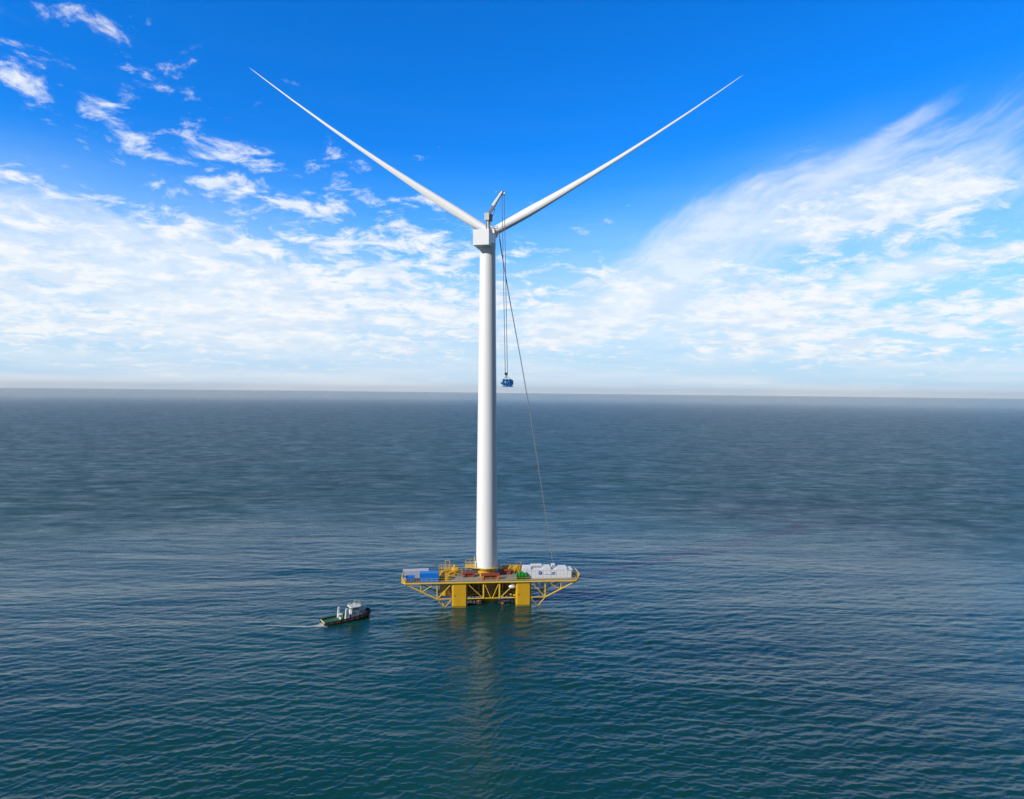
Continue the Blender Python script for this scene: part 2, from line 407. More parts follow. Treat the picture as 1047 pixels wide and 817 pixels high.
    gust = nt.nodes.new('ShaderNodeMapRange'); gust.inputs[1].default_value = 0.38; gust.inputs[2].default_value = 0.62; gust.inputs[3].default_value = 0.86; gust.inputs[4].default_value = 1.20
    nt.links.new(noise(0.026, 8, 0.86, (0.8, 1.0, 1)), gust.inputs[0])
    calm = nt.nodes.new('ShaderNodeMapRange'); calm.interpolation_type = 'SMOOTHSTEP'; calm.inputs[1].default_value = 400; calm.inputs[2].default_value = 5500; calm.inputs[3].default_value = 1.0; calm.inputs[4].default_value = 0.55
    nt.links.new(dl.outputs['Value'], calm.inputs[0])
    r0 = nt.nodes.new('ShaderNodeMath'); r0.operation = 'MULTIPLY'; nt.links.new(rr.outputs[0], r0.inputs[0]); nt.links.new(calm.outputs[0], r0.inputs[1])
    rm = nt.nodes.new('ShaderNodeMath'); rm.operation = 'MULTIPLY'; nt.links.new(r0.outputs[0], rm.inputs[0]); nt.links.new(gust.outputs[0], rm.inputs[1])
    rip = nt.nodes.new('ShaderNodeMapRange'); rip.inputs[1].default_value = 0.36; rip.inputs[2].default_value = 0.64; rip.inputs[3].default_value = 0.74; rip.inputs[4].default_value = 1.30
    nt.links.new(noise(0.10, 7, 0.74, (0.6, 1.3, 1)), rip.inputs[0])
    rq = nt.nodes.new('ShaderNodeMath'); rq.operation = 'MULTIPLY'; nt.links.new(rm.outputs[0], rq.inputs[0]); nt.links.new(rip.outputs[0], rq.inputs[1])
    nt.links.new(rq.outputs[0], b.inputs['Roughness'])
    b.inputs['Specular Tint'].default_value = (1.0, 0.90, 0.72, 1); b.inputs['Specular IOR Level'].default_value = 0.46
    # water body: teal with greener and bluer patches
    pz = noise(0.012, 4, 0.5, (1, 1, 1))
    mx = nt.nodes.new('ShaderNodeMix'); mx.data_type = 'RGBA'; mx.inputs[6].default_value = SEA_C1; mx.inputs[7].default_value = SEA_C2
    mr = nt.nodes.new('ShaderNodeMapRange'); mr.inputs[1].default_value = 0.3; mr.inputs[2].default_value = 0.7; nt.links.new(pz, mr.inputs[0])
    nt.links.new(mr.outputs[0], mx.inputs[0]); nt.links.new(mx.outputs[2], b.inputs['Base Color'])
    me.materials.append(m)
    tag(o, 'dark teal rippled open sea reaching the horizon', kind='structure')
    return o
make_sea()

# ================================================================== floating platform
PLAT_X, PLAT_Y, YAW, HEEL = -4.75, 178.6, 5.0, 0.35
PLAT = Matrix.Translation((PLAT_X, PLAT_Y, 0)) @ Matrix.Rotation(R(YAW), 4, 'Z') @ Matrix.Rotation(R(-HEEL), 4, 'Y')
def on(x, y, z, rz=0.0):
    return PLAT @ Matrix.Translation((x, y, z)) @ Matrix.Rotation(R(rz), 4, 'Z')
def X_at(px, py, yloc):            # local x on the platform of something measured in the photograph
    w = P(px, py, PLAT_Y + yloc); w = P(px, py, PLAT_Y + yloc + (w.x - PLAT_X) * math.sin(R(YAW)))
    return (PLAT.inverted() @ w).x
def Z_at(px, py, yloc):
    w = P(px, py, PLAT_Y + yloc); w = P(px, py, PLAT_Y + yloc + (w.x - PLAT_X) * math.sin(R(YAW)))
    return (PLAT.inverted() @ w).z
ZD = 6.6                          # top of the deck
ZC = 2.2                           # lower chord
TX, TYL = -1.0, 7.0                # tower axis on the platform

pf = thing('floating_platform', 'yellow steel floating platform with grey deck, square columns and truss wings, standing in the sea', 'platform', PLAT)
WB = 6.9                           # depth of the wings
outl = [(-22.2, -0.2), (22.2, -0.2), (23.3, 1.2), (23.3, WB), (13.0, WB), (12.0, 10.4), (-12.0, 10.4), (-13.0, WB), (-23.3, WB), (-23.3, 1.2)]
MB().prism(outl, ZD - 0.25, ZD).build('deck', DECK, pf)
for a, b in zip(outl, outl[1:] + outl[:1]):
    d = Vector((b[0]-a[0], b[1]-a[1], 0)); n = Vector((d.y, -d.x, 0)).normalized() * 0.12
    MB().tube((a[0]+n.x, a[1]+n.y, ZD-0.12), (b[0]+n.x, b[1]+n.y, ZD-0.12), 0.2, n=8).build('edge_beam', YTUBE, pf, smooth=True)
def col(name, x, y, w, zb, zt, m=YEL):
    c = 0.35; h = w / 2
    o = MB().prism([(-h+c,-h),(h-c,-h),(h,-h+c),(h,h-c),(h-c,h),(-h+c,h),(-h,h-c),(-h,-h+c)], zb, zt, Matrix.Translation((x, y, 0))).build(name, m, pf, bevel=0.05)
    return o
for x, y in ((-8.4, 1.9), (8.4, 1.9), (-8.4, 8.3), (8.4, 8.3)):
    c = col('column', x, y, 4.0, -6, ZD - 0.28)
    q = MB()
    h = 2.03
    q.box((x-h+0.35, y-h, 3.35), (x+h-0.35, y-h+0.04, 3.45)); q.build('weld_seam', YEL2, c)
    MB().prism([(-h+0.35,-h),(h-0.35,-h),(h,-h+0.35),(h,h-0.35),(h-0.35,h),(-h+0.35,h),(-h,h-0.35),(-h,-h+0.35)], -5.5, 0.42, Matrix.Translation((x, y, 0))).build('wet_band', WETB, c)
    q = MB(); q.lathe([(0.16, -0.03), (0.16, 0.03)], (0, 0, 0), 12, Matrix.Translation((x - 1.2, y - 2.02, 3.0)) @ Matrix.Rotation(R(90), 4, 'X')); q.build('draught_mark', DARK, c)
MB().lathe([(2.3, -6), (2.3, 3.0), (2.75, ZD - 0.28)], (TX + 0.9, TYL, 0), 40).build('central_column', YEL, pf, smooth=True)
tk = MB().lathe([(1.2, 2.4), (1.48, 2.6), (1.48, 7.35), (1.3, 7.6)], (X_at(455.6, 600, 3.2), 3.2, 0), 28).build('buoyancy_tank', YEL, pf, smooth=True)
MB().lathe([(0.5, 7.6), (0.5, 7.68)], (X_at(455.6, 600, 3.2), 3.2, 0), 16).build('hatch', YEL2, tk, smooth=True)

def brace(a, b, r, name='brace', m=None):
    return MB().tube(a, b, r, n=10).build(name, m or YTUBE, pf, smooth=True)
def frame(y, main):
    t = ZD - 0.42; k = 1.0 if main else 0.9
    for sg in (-1, 1):
        brace((sg*22.3, y, t), (sg*14.2, y, ZC), 0.20*k, 'wing_chord')
        brace((sg*14.2, y, ZC), (sg*10.4, y, ZC), 0.15*k, 'lower_chord')
        brace((sg*14.2, y, ZC), (sg*14.2, y, t), 0.17*k, 'post')
        brace((sg*18.4, y, t), (sg*18.4, y, ZC + (18.4-14.2)/(22.3-14.2)*(t-ZC)), 0.15*k, 'post')
        brace((sg*14.8, y, t), (sg*18.2, y, ZC + (18.2-14.2)/(22.3-14.2)*(t-ZC)), 0.11*k)
        brace((sg*14.0, y, ZC + 0.2), (sg*10.5, y, t), 0.12*k)
        if main:
            brace((sg*14.2, y, ZC), (sg*12.3, y + 0.6, -0.3), 0.14)
            brace((sg*12.3, y + 0.6, -0.3), (sg*10.4, y, ZC - 0.1), 0.12)
    for sg in (-1, 1):
        brace((sg*2.1, y, ZC), (sg*2.1, y, t), 0.24*k, 'post')
        brace((sg*6.4, y, t), (sg*2.3, y, ZC + 0.1), 0.11*k)
        brace((sg*1.9, y, t), (sg*0.25, y, ZC + 0.1), 0.11*k)
    brace((-6.4, y, ZC), (6.4, y, ZC), 0.15*k, 'lower_chord')
frame(0.15, True)
frame(WB - 0.2, False)
for sg in (-1, 1):
    for x in (14.2, 18.4):
        zz_ = ZC + (x-14.2)/(22.3-14.2)*(ZD-0.42-ZC)
        brace((sg*x, 0.15, zz_), (sg*x, WB-0.2, zz_), 0.13, 'cross_beam')
        brace((sg*x, 0.15, zz_), (sg*x, WB-0.2, ZD-0.45), 0.09)
    brace((sg*12.3, 0.75, -0.3), (sg*14.2, WB-0.2, ZC), 0.11)
    brace((sg*2.1, 0.15, ZC), (sg*2.1, 9.0, ZC), 0.14, 'cross_beam')
    brace((sg*8.4, 3.9, ZC), (sg*8.4, 6.4, ZC), 0.2, 'cross_beam')
    brace((sg*8.4, 3.9, ZC), (sg*8.4, 6.4, ZD-0.5), 0.13)
    brace((sg*6.4, 2.0, ZC), (TX + 0.9 + sg*2.0, TYL, ZC), 0.2, 'cross_beam')
    MB().box((sg*3.6 - 0.25, 0.5, ZD-0.75), (sg*3.6 + 0.25, 10.2, ZD-0.26)).build('deck_girder', YEL2, pf)
MB().box((-12.5, 6.6, ZD-0.8), (-3.6, 7.1, ZD-0.27)).build('deck_girder', YEL2, pf)
MB().box((2.9, 6.6, ZD-0.8), (12.5, 7.1, ZD-0.27)).build('deck_girder', YEL2, pf)
MB().box((-6.3, 8.0, 0.35), (6.3, 8.4, ZD-0.3)).build('rear_bulkhead', YEL, pf)
for sg in (-1, 1):
    brace((sg*6.3, 4.2, ZC), (sg*3.2, 4.2, ZD-0.5), 0.12); brace((sg*3.2, 4.2, ZD-0.5), (sg*1.2, 4.2, ZC), 0.12); brace((sg*3.2, 4.2, ZD-0.5), (sg*3.2, 4.2, ZC), 0.14)
    brace((sg*14.2, WB-0.2, ZC), (sg*10.4, 3.4, ZC), 0.12); brace((sg*14.2, WB-0.2, ZD-0.5), (sg*10.4, 3.4, ZC), 0.09)
# pipework in the shadow under the deck
for x, y, m in ((-5.2, 4.2, RED), (-4.4, 5.0, DARK), (4.9, 4.6, RED), (3.7, 5.2, DARK)):
    MB().path([(x, y, ZD-0.9), (x, y, 1.2), (x+0.7, y+0.4, -1.0)], 0.14, 8).build('riser_pipe', m, pf, smooth=True)
MB().box((-6.2, 3.0, 3.1), (6.2, 4.0, 3.2)).build('inspection_walkway', STEEL, pf)

def railing(pts, h=1.1, name='railing', m=YTUBE, parent=pf, step=1.35, r=0.045):
    b = MB()
    for a, c in zip(pts[:-1], pts[1:]):
        a = Vector(a); c = Vector(c); L_ = (c - a).length; n = max(1, round(L_ / step))
        for i in range(n + 1):
            p = a.lerp(c, i / n); b.tube(p, p + Vector((0, 0, h)), r, n=5)
        for f in (0.5, 1.0):
            b.tube(a + Vector((0, 0, h*f)), c + Vector((0, 0, h*f)), r, n=5)
    return b.build(name, m, parent)
railing([(-22.2, -0.1, ZD), (-10.5, -0.1, ZD)], r=0.025)
railing([(10.5, -0.1, ZD), (22.2, -0.1, ZD)], r=0.03)
railing([(-10.5, -0.1, ZD), (10.5, -0.1, ZD)], h=0.95, r=0.028)
railing([(22.2, -0.1, ZD), (23.2, 1.2, ZD), (23.2, WB, ZD), (13.0, WB, ZD), (12.0, 10.3, ZD)])
railing([(-22.2, -0.1, ZD), (-23.2, 1.2, ZD), (-23.2, WB, ZD), (-13.0, WB, ZD), (-12.0, 10.3, ZD)])
railing([(-12.0, 10.3, ZD), (12.0, 10.3, ZD)])
# raised bumper at the two wing tips
for sg in (-1, 1):
    q = MB(); q.tube((sg*22.25, -0.1, ZD-0.4), (sg*23.45, 1.0, ZD+1.25), 0.2, n=8); q.tube((sg*23.45, 1.0, ZD+1.25), (sg*23.45, WB, ZD+1.25), 0.13, n=8)
    q.build('tip_guard', YTUBE, pf, smooth=True)

# ================================================================== wind turbine
Y_T = (PLAT @ Vector((TX, TYL, 0))).y
base_w = PLAT @ Vector((TX, TYL, ZD))
top_w = P(498.7, 249.5, Y_T)
TH = top_w.z - base_w.z
TUR = Matrix.Translation(base_w) @ Matrix.Rotation(math.atan2(top_w.x - base_w.x, TH), 4, 'Y')
TI = TUR.inverted()
wt = thing('wind_turbine', 'tall white wind turbine with two raised blades, standing on the yellow platform', 'wind turbine', TUR)
zt0 = 2.35                                     # top of the yellow foot
MB().lathe([(2.45, 0.0), (2.45, zt0 - 0.55), (2.95, zt0 - 0.45), (2.95, zt0)], (0, 0, 0), 48).build('tower_foot', YEL, wt, smooth=True)
prof = []
for i in range(25):
    t = i / 24
    prof.append((2.88 - (2.88 - 2.10) * t ** 1.15, zt0 + (TH - zt0) * t))
tw = MB().lathe(prof, (0, 0, 0), 64).build('tower', WHITE, wt, smooth=True)
for t in (0.22, 0.46, 0.72):
    r = 2.88 - 0.78 * t ** 1.15
    MB().lathe([(r + 0.008, -0.06), (r + 0.012, 0.0), (r + 0.008, 0.06)], (0, 0, zt0 + (TH - zt0) * t), 64).build('section_flange', NACW, tw, smooth=True)
# gallery round the left of the tower foot
sp = MB().prism([(-5.9, -1.0), (-5.9, 1.4), (-2.2, 2.8), (0, 3.5), (2.2, 2.8), (3.2, 1.2), (3.2, -1.2), (2.2, -2.6), (0, -3.2), (-2.2, -2.6)], zt0 - 0.12, zt0 + 0.0).build('gallery', YTUBE, wt)
railing([(-5.8, -0.9, zt0), (-5.8, 1.3, zt0), (-2.3, 2.9, zt0), (0, 3.5, zt0), (2.3, 2.8, zt0), (3.1, 1.1, zt0)], h=1.3, parent=sp, step=1.1)
railing([(-5.8, -0.9, zt0), (-3.2, -1.9, zt0)], h=1.3, parent=sp, step=0.9)
MB().tube((-5.7, 0, zt0 - 0.1), (-2.4, 0, zt0 - 1.6), 0.12).build('bracket', YTUBE, sp)
MB().tube((-3.3, -1.2, zt0), (-3.25, -1.2, zt0 + 3.0), 0.1).build('ladder_post', YTUBE, sp)
MB().box((-3.15, -1.5, zt0), (-2.7, -0.9, zt0 + 1.5)).build('control_box', BWHITE, sp)

NY = 13.0
NAX = Vector((math.sin(R(NY)), math.cos(R(NY)), 0))          # from the flat rear wall towards the rotor
# flat rear wall of the nacelle as seen in the photograph
yr = Y_T - 4.2
c0 = TI @ P(483.4, 242.2, yr); c1 = TI @ P(500.2, 242.2, yr)
zt_ = (TI @ P(491.5, 234.2, yr)).z; zb_ = (TI @ P(491.5, 250.4, yr)).z
ncw = (c0 + c1) / 2; nw = (c1 - c0).length / 2 / math.cos(R(NY)) * 0.985; nh = (zt_ - zb_) / 2
NM = Matrix.Translation((ncw.x, ncw.y, (zt_ + zb_) / 2)) @ Matrix.Rotation(R(-NY), 4, 'Z')
def nring(y, w, h, dz=0.0, c=0.09):
    return [NM @ Vector(v) for v in ((-w+c,y,-h+dz),(w-c,y,-h+dz),(w,y,-h+c+dz),(w,y,h-c+dz),(w-c,y,h+dz),(-w+c,y,h+dz),(-w,y,h-c+dz),(-w,y,-h+c+dz))]
nac = MB().rings([nring(0, nw-0.06, nh-0.06), nring(0.06, nw, nh), nring(6.6, nw, nh), nring(8.6, nw*0.86, nh*0.86, 0.1), nring(9.0, nw*0.7, nh*0.7, 0.2)]).build('nacelle', NACW, wt)
MB().rings([nring(6.4, nw+0.015, nh+0.015), nring(6.48, nw+0.015, nh+0.015)]).build('panel_joint', NACW, nac)
MB().lathe([(2.12, -0.3), (2.16, 0.0)], tuple(Vector((0, 0, TH))), 40).build('yaw_bearing', NACW, wt, smooth=True)
# hub and blades
yh = Y_T + 6.4
HC = TI @ P(501.9, 238.6, yh)
qh = NAX.to_track_quat('Z', 'Y').to_matrix().to_4x4()
hubm = Matrix.Translation(HC) @ qh
MB().lathe([(1.5, -1.9), (1.85, -1.2), (1.95, 0), (1.8, 1.2), (1.2, 2.0), (0.4, 2.4)], (0, 0, 0), 36, hubm).build('hub', NACW, wt, smooth=True)
def tip_local(px, py):
    d = (TI.to_3x3() @ ray(px, py)); o = TI @ CAM_M.translation
    t = (HC - o).dot(NAX) / d.dot(NAX)
    return o + d * t
def blade(tip, bend):
    ax = (tip - HC); Lb = ax.length; ax.normalize()
    ip = NAX.cross(ax).normalized()            # across the blade, in the rotor plane
    CH = [(0.0,2.5,1.0),(0.03,2.5,1.0),(0.08,2.62,0.9),(0.14,2.6,0.75),(0.2,2.35,0.65),(0.28,1.95,0.58),(0.4,1.42,0.52),(0.52,1.04,0.48),(0.65,0.72,0.45),(0.8,0.44,0.42),(0.92,0.24,0.40),(0.98,0.13,0.38),(1.0,0.04,0.5)]
    rs = []
    for t, c, th in CH:
        ctr = HC + ax * (1.2 + (Lb - 1.2) * t) + ip * (bend * 4 * (t*t - t))
        rg = []
        tw_ = R(12 * (1 - t) ** 2)
        for k in range(18):
            a = 2 * math.pi * k / 18
            u = math.cos(a) * c / 2; v = math.sin(a) * c * th / 2 * (1.0 if th > 0.95 else (0.75 + 0.35 * math.cos(a)))
            rg.append(ctr + ip * (u*math.cos(tw_) - v*math.sin(tw_)) + NAX * (u*math.sin(tw_) + v*math.cos(tw_)))
        rs.append(rg)
    return MB().rings(rs).build('blade', BLADE, wt, smooth=True)
tl = tip_local(255.5, 69.5); tr = tip_local(760.0, 76.5)
blade(tl, 1.15)                       # ip turns with the blade, so the bend sign differs left and right
blade(tr, -1.15)
td = tip_local(497.6, 545.0)
blade(HC + (td - HC).normalized() * (tl - HC).length, 0.0)        # the third blade hangs straight down behind the tower
print('tower height', TH, 'blade', (tl - HC).length, (tr - HC).length, 'hub', TUR @ HC)

# ------------------------------------------------------------------ crane on the nacelle, its ropes, the load and the tag line
yc = Y_T - 2.2
def CP(px, py, y=None): return P(px, py, yc if y is None else y)
cb = CP(499.5, 233.6)
roofz = (TUR @ (NM @ Vector((0, 2.0, nh)))).z
CRM = Matrix.Translation((cb.x, cb.y, roofz)); CI = CRM.inverted()
def K(px, py, y=None): return CI @ CP(px, py, y)
cr = thing('nacelle_crane', 'small white crane with raised boom on top of the turbine nacelle', 'crane', CRM)
kb = MB()
kb.lathe([(0.75, 0.0), (0.75, 0.25), (0.5, 0.3), (0.5, 1.2)], (0, 0, 0), 20)
for dx_ in (-0.9, 0.9):
    kb.box((dx_-0.12, -0.6, 0.0), (dx_+0.12, 0.6, 0.3)); kb.tube((dx_, 0, 0.2), (dx_*0.4, 0, 1.1), 0.08)
kb.tube((0, 0, 1.1), (K(497.9, 225.5).x + 0.35, 0, K(497.9, 225.5).z + 0.2), 0.55, 0.6, n=10)
for s_ in (-0.7, 0.7): kb.tube((s_, -0.5, 0.2), (K(498.5, 226).x + s_*0.4, -0.3, K(498.5, 226).z), 0.09)
kb.build('slewing_base', STEEL, cr, smooth=True)
hb = MB(); p = K(497.9, 222.0); hb.box((p.x-0.62, -0.8, p.z-0.95), (p.x+0.62, 0.6, p.z+0.95)); hb.build('winch_house', BWHITE, cr, bevel=0.06)
q = MB(); q.box((p.x+0.64, -0.6, p.z-1.1), (p.x+1.45, 0.5, p.z+0.7)); q.build('slewing_column', DARK, cr, bevel=0.05)
bf = K(499.2, 218.0); bm_ = K(506.0, 208.5); bt = K(512.6, 197.6)
bo = MB()
for s_ in (-0.28, 0.28):
    bo.tube(bf + Vector((0, s_, 0.2)), bm_ + Vector((0, s_, 0.25)), 0.17, n=6); bo.tube(bf + Vector((0.25, s_, -0.2)), bm_ + Vector((0.25, s_, -0.25)), 0.17, n=6)
nseg = 5
for i in range(nseg):
    a = bf.lerp(bm_, i/nseg); b = bf.lerp(bm_, (i+1)/nseg)
    for s_ in (-0.28, 0.28): bo.tube(a + Vector((0, s_, 0.2)), b + Vector((0.25, s_, -0.2)), 0.06, n=5)
bo.build('boom_foot', STEEL, cr, smooth=True)
MB().tube(bm_ - (bm_-bf).normalized()*0.8, bt, 0.58, 0.38, n=8).build('boom', BWHITE, cr, smooth=True)
MB().path([K(501.5, 226.5), K(506.0, 213.5)], 0.14, 8).build('luffing_cylinder', STEEL, cr, smooth=True)
hd = MB(); hd.torus(bt + Vector((0.45, -0.1, 0.1)), (0, 1, 0), 0.42, 0.16); hd.torus(bt + Vector((0.45, 0.25, 0.1)), (0, 1, 0), 0.42, 0.16); hd.tube(bt, bt + Vector((0.9, 0, 0.1)), 0.22)
hd.build('sheave_head', STEEL, cr, smooth=True)
MB().path([bt, K(507.6, 196.6)], 0.06, 6).build('lamp_arm', STEEL, cr)
m_ = MB(); m_.lathe([(0.1, -0.15), (0.2, 0), (0.1, 0.15)], K(507.3, 196.3), 10); m_.build('lamp', BWHITE, cr, smooth=True)
q = MB(); q.path([K(499.0, 233.0), K(508.5, 233.4)], 0.12, 6); q.path([K(508.5, 233.4), K(508.8, 230.9), K(505.0, 232.0)], 0.09, 6); q.build('outrigger', STEEL, cr)
hk = K(517.6, 381.5)
for a, b in ((K(513.2, 198.5), K(516.6, 381.5)), (K(515.5, 199.0), K(518.8, 381.5))):
    MB().tube(a, b, 0.085, n=6).build('hoist_rope', ROPE, cr)
hbk = MB(); hbk.box((hk.x-0.42, hk.y-0.25, hk.z-0.55), (hk.x+0.42, hk.y+0.25, hk.z+0.15)); hbk.tube(hk + Vector((0,0,-0.5)), hk + Vector((0,0,-1.0)), 0.12)
hbk.torus(hk + Vector((0, 0, -1.15)), (0, 1, 0), 0.2, 0.07)
hbk.build('hook_block', DARK, cr)
ld_w = P(518.0, 391.2, yc)
ld = thing('lifted_machine', 'small dark blue machine hanging from the crane hook beside the white tower', 'machine part', Matrix.Translation(ld_w) @ Matrix.Rotation(R(-12), 4, 'Z') @ Matrix.Scale(1.12, 4))
q = MB(); q.box((-0.3, -0.6, -0.85), (1.35, 0.6, 0.75)); q.lathe([(0.75, -0.9), (0.75, 0.0), (0.52, 0.4), (0.22, 1.1)], (0, 0, 0), 18, Matrix.Translation((-0.3, 0, -0.1)) @ Matrix.Rotation(R(-90), 4, 'Y'))
q.build('housing', DBLUE, ld, smooth=True, bevel=0.06)
q = MB(); q.box((1.36, -0.35, -0.5), (1.6, 0.35, 0.5)); q.box((-0.9, -0.72, -1.05), (1.5, 0.72, -0.87)); q.build('skid', DBLUE, ld)
for x in (-0.7, 0.1, 0.9):
    MB().box((x-0.12, -0.8, -0.7), (x+0.12, 0.8, 0.86)).build('rib', DBLUE, ld)
q = MB()
for x in (-0.8, 0.9): q.tube((x, 0, 0.75), (0, 0, 1.75), 0.04, n=5)
q.build('sling', ROPE, ld)
# tag line from beside the hub down to the platform, sagging a little
pts = []
ctrl = [(510.0, 238.0), (513.5, 262.0), (520.5, 303.0), (532.0, 365.0), (541.5, 420.0), (549.5, 470.0), (557.0, 520.0), (562.0, 550.0), (565.3, 577.0)]
for i, (px, py) in enumerate(ctrl):
    t = (py - 238.0) / (577 - 238.0); pts.append(P(px, py, yc + 0.3 + t * 3.0))
tg0 = pts[-1]
tg = MB(); vs = [p - tg0 for p in pts]
for i in range(len(vs) - 1): tg.tube(vs[i], vs[i+1], 0.155 - 0.010*i, 0.155 - 0.010*(i+1), n=6)
tgo = tag(tg.build('tag_line', CABLE, None), 'long twisted grey tag line slanting from the nacelle down to the white container house', 'cable'); tgo.location = tg0

# ================================================================== things on the deck
def container(name, label, L_, W_, H_, m, mw, ribs=True, cat='container', group=None):
    t = thing(name, label, cat, mw, group)
    b = MB(); b.box((-L_/2, -W_/2, 0.12), (L_/2, W_/2, H_))
    b.build('body', m, t, bevel=0.03)
    if ribs:
        q = MB(); n = int(L_ / 0.42)
        for i in range(n):
            x = -L_/2 + 0.25 + (L_ - 0.5) * i / max(1, n - 1)
            for y in (-W_/2, W_/2): q.box((x-0.09, y-0.035, 0.35), (x+0.09, y+0.035, H_-0.25))
        for i in range(4):
            y = -W_/2 + 0.35 + (W_ - 0.7) * i / 3
            q.box((-L_/2-0.035, y-0.09, 0.35), (-L_/2+0.03, y+0.09, H_-0.25))
        q.build('corrugation', m, t)
    f = MB()
    for x in (-L_/2, L_/2):
        for y in (-W_/2, W_/2): f.box((x-0.09, y-0.09, 0.0), (x+0.09, y+0.09, H_+0.04))
    for y in (-W_/2, W_/2): f.box((-L_/2, y-0.07, 0.0), (L_/2, y+0.07, 0.2)); f.box((-L_/2, y-0.07, H_-0.12), (L_/2, y+0.07, H_+0.03))
    for x in (-L_/2, L_/2): f.box((x-0.07, -W_/2, 0.0), (x+0.07, W_/2, 0.2)); f.box((x-0.07, -W_/2, H_-0.12), (x+0.07, W_/2, H_+0.03))
    f.build('corner_frame', m, t)
    return t
def span(x0, x1, py, y): return X_at(x0, py, y), X_at(x1, py, y)
y = 4.8
a, b = span(412.2, 437.8, 590, y); H_ = Z_at(425, 581.6, y + 1.25) - ZD
t = container('storage_container', 'pale grey long container at the left end of the deck, behind the blue containers', b - a, 2.5, H_, GREYBOX, on((a+b)/2, y, ZD, 3))
y = 1.9
a, b = span(429.8, 448.0, 590, y); H_ = Z_at(438, 583.8, y + 1.2) - ZD - 0.05
t = container('storage_container', 'bright blue large container in front of the grey one, at the platform edge', b - a, 2.4, H_, BLUE, on((a+b)/2, y, ZD, 0))
a, b = span(414.6, 424.2, 592, 1.6); H_ = Z_at(419, 588.8, 1.6) - ZD - 0.1
t = thing('skip', 'small bright blue open skip standing beside the large blue container', 'skip', on((a+b)/2, 1.6, ZD, 0))
w = (b - a) / 2; k_ = 0.78
rr_ = [[Vector(v) for v in ((-w*s, -0.9*s, z), (w*s, -0.9*s, z), (w*s, 0.9*s, z), (-w*s, 0.9*s, z))] for s, z in ((0.8, 0.12), (1.0, H_))]
MB().rings([rr_[0], rr_[1], [v*1 for v in [Vector((p.x*0.92, p.y*0.9, H_)) for p in rr_[1]]], [Vector((p.x*0.92, p.y*0.9, 0.5)) for p in rr_[0]]]).build('body', BLUE, t)
q = MB()
for i in range(4):
    x = -w*0.8 + w*1.6*i/3; q.box((x-0.06, -1.0, 0.1), (x+0.06, -0.86, H_-0.05))
q.build('rib', BLUE, t)
q = MB(); q.box((-w, -0.95, H_-0.1), (w, -0.88, H_+0.05)); q.box((-w, 0.88, H_-0.1), (w, 0.95, H_+0.05)); q.box((-w, -0.88, H_-0.1), (-w+0.07, 0.88, H_+0.05)); q.box((w-0.07, -0.88, H_-0.1), (w, 0.88, H_+0.05)); q.build('rim', BLUE, t)

# white panelled container house on the right wing
yh0 = 2.0
def hx(px): return X_at(px, 588, yh0)
def hz(px, py): return Z_at(px, py, yh0)
x0, x1 = hx(535.0), hx(584.3)
HM = on((x0+x1)/2, yh0, ZD); xm = (x0+x1)/2
ch = thing('container_house', 'white panelled container house with blue emblems on the right wing of the platform', 'container house', HM)
DPT = 3.4
def module(xa, xb, pz, ya=0.0, yb=DPT, m=PANELW, name='module', z0=0.0):
    xa, xb = hx(xa) - xm, hx(xb) - xm; z1 = Z_at(560, pz, yh0 + yb) - ZD
    o = MB().box((xa, ya, z0), (xb, yb, z1)).build(name, m, ch, bevel=0.03)
    return o, xa, xb, z1
for (xa, xb, pz, ya, yb) in ((535.0, 543.1, 577.1, 0, DPT), (543.15, 555.2, 580.6, 0.02, 1.4), (555.25, 563.1, 577.0, 0, DPT), (563.15, 568.9, 581.0, 0.02, 1.6), (568.95, 579.9, 577.9, 0, DPT), (579.95, 584.3, 580.1, 0.02, DPT)):
    o, a, b, z1 = module(xa, xb, pz, ya, yb)
    q = MB(); n = max(1, round((b - a) / 1.05))
    for i in range(n + 1):
        x = a + 0.02 + (b - a - 0.04) * i / n; q.box((x-0.018, ya-0.012, 0.3), (x+0.018, ya+0.01, z1-0.03))
    for z in (1.05, 2.1):
        if z < z1 - 0.2: q.box((a+0.02, ya-0.014, z-0.018), (b-0.02, ya+0.008, z+0.018))
    q.build('panel_seam', LOUVRE, o)
for (xa, xb, pz, ya, yb) in ((543.5, 554.9, 576.0, 1.45, 3.2), (564.8, 568.6, 576.0, 1.7, 3.0)):
    o, a, b, z1 = module(xa, xb, pz, ya, yb, PANELW, 'ventilation_unit')
    q = MB(); n = 6 if b - a > 2 else 2
    zl = z1 - 1.05
    for i in range(n):
        xx = a + 0.1 + (b - a - 0.15) * i / n; q.box((xx, ya-0.05, zl + 0.05), (xx + (b-a)/n*0.78, ya-0.01, z1-0.12))
    q.build('louvre', LOUVRE, o)
# thin eave over the low right module
a = hx(579.8) - xm; b = hx(585.4) - xm; z1 = Z_at(560, 580.1, yh0 + DPT) - ZD
MB().box((a, -0.15, z1+0.01), (b, DPT+0.1, z1+0.11)).build('eave', PANELW, ch)
MB().box((hx(534.8)-xm, -0.05, 0.0), (hx(584.4)-xm, -0.02, 0.22)).build('skirting', GREYBOX, ch)
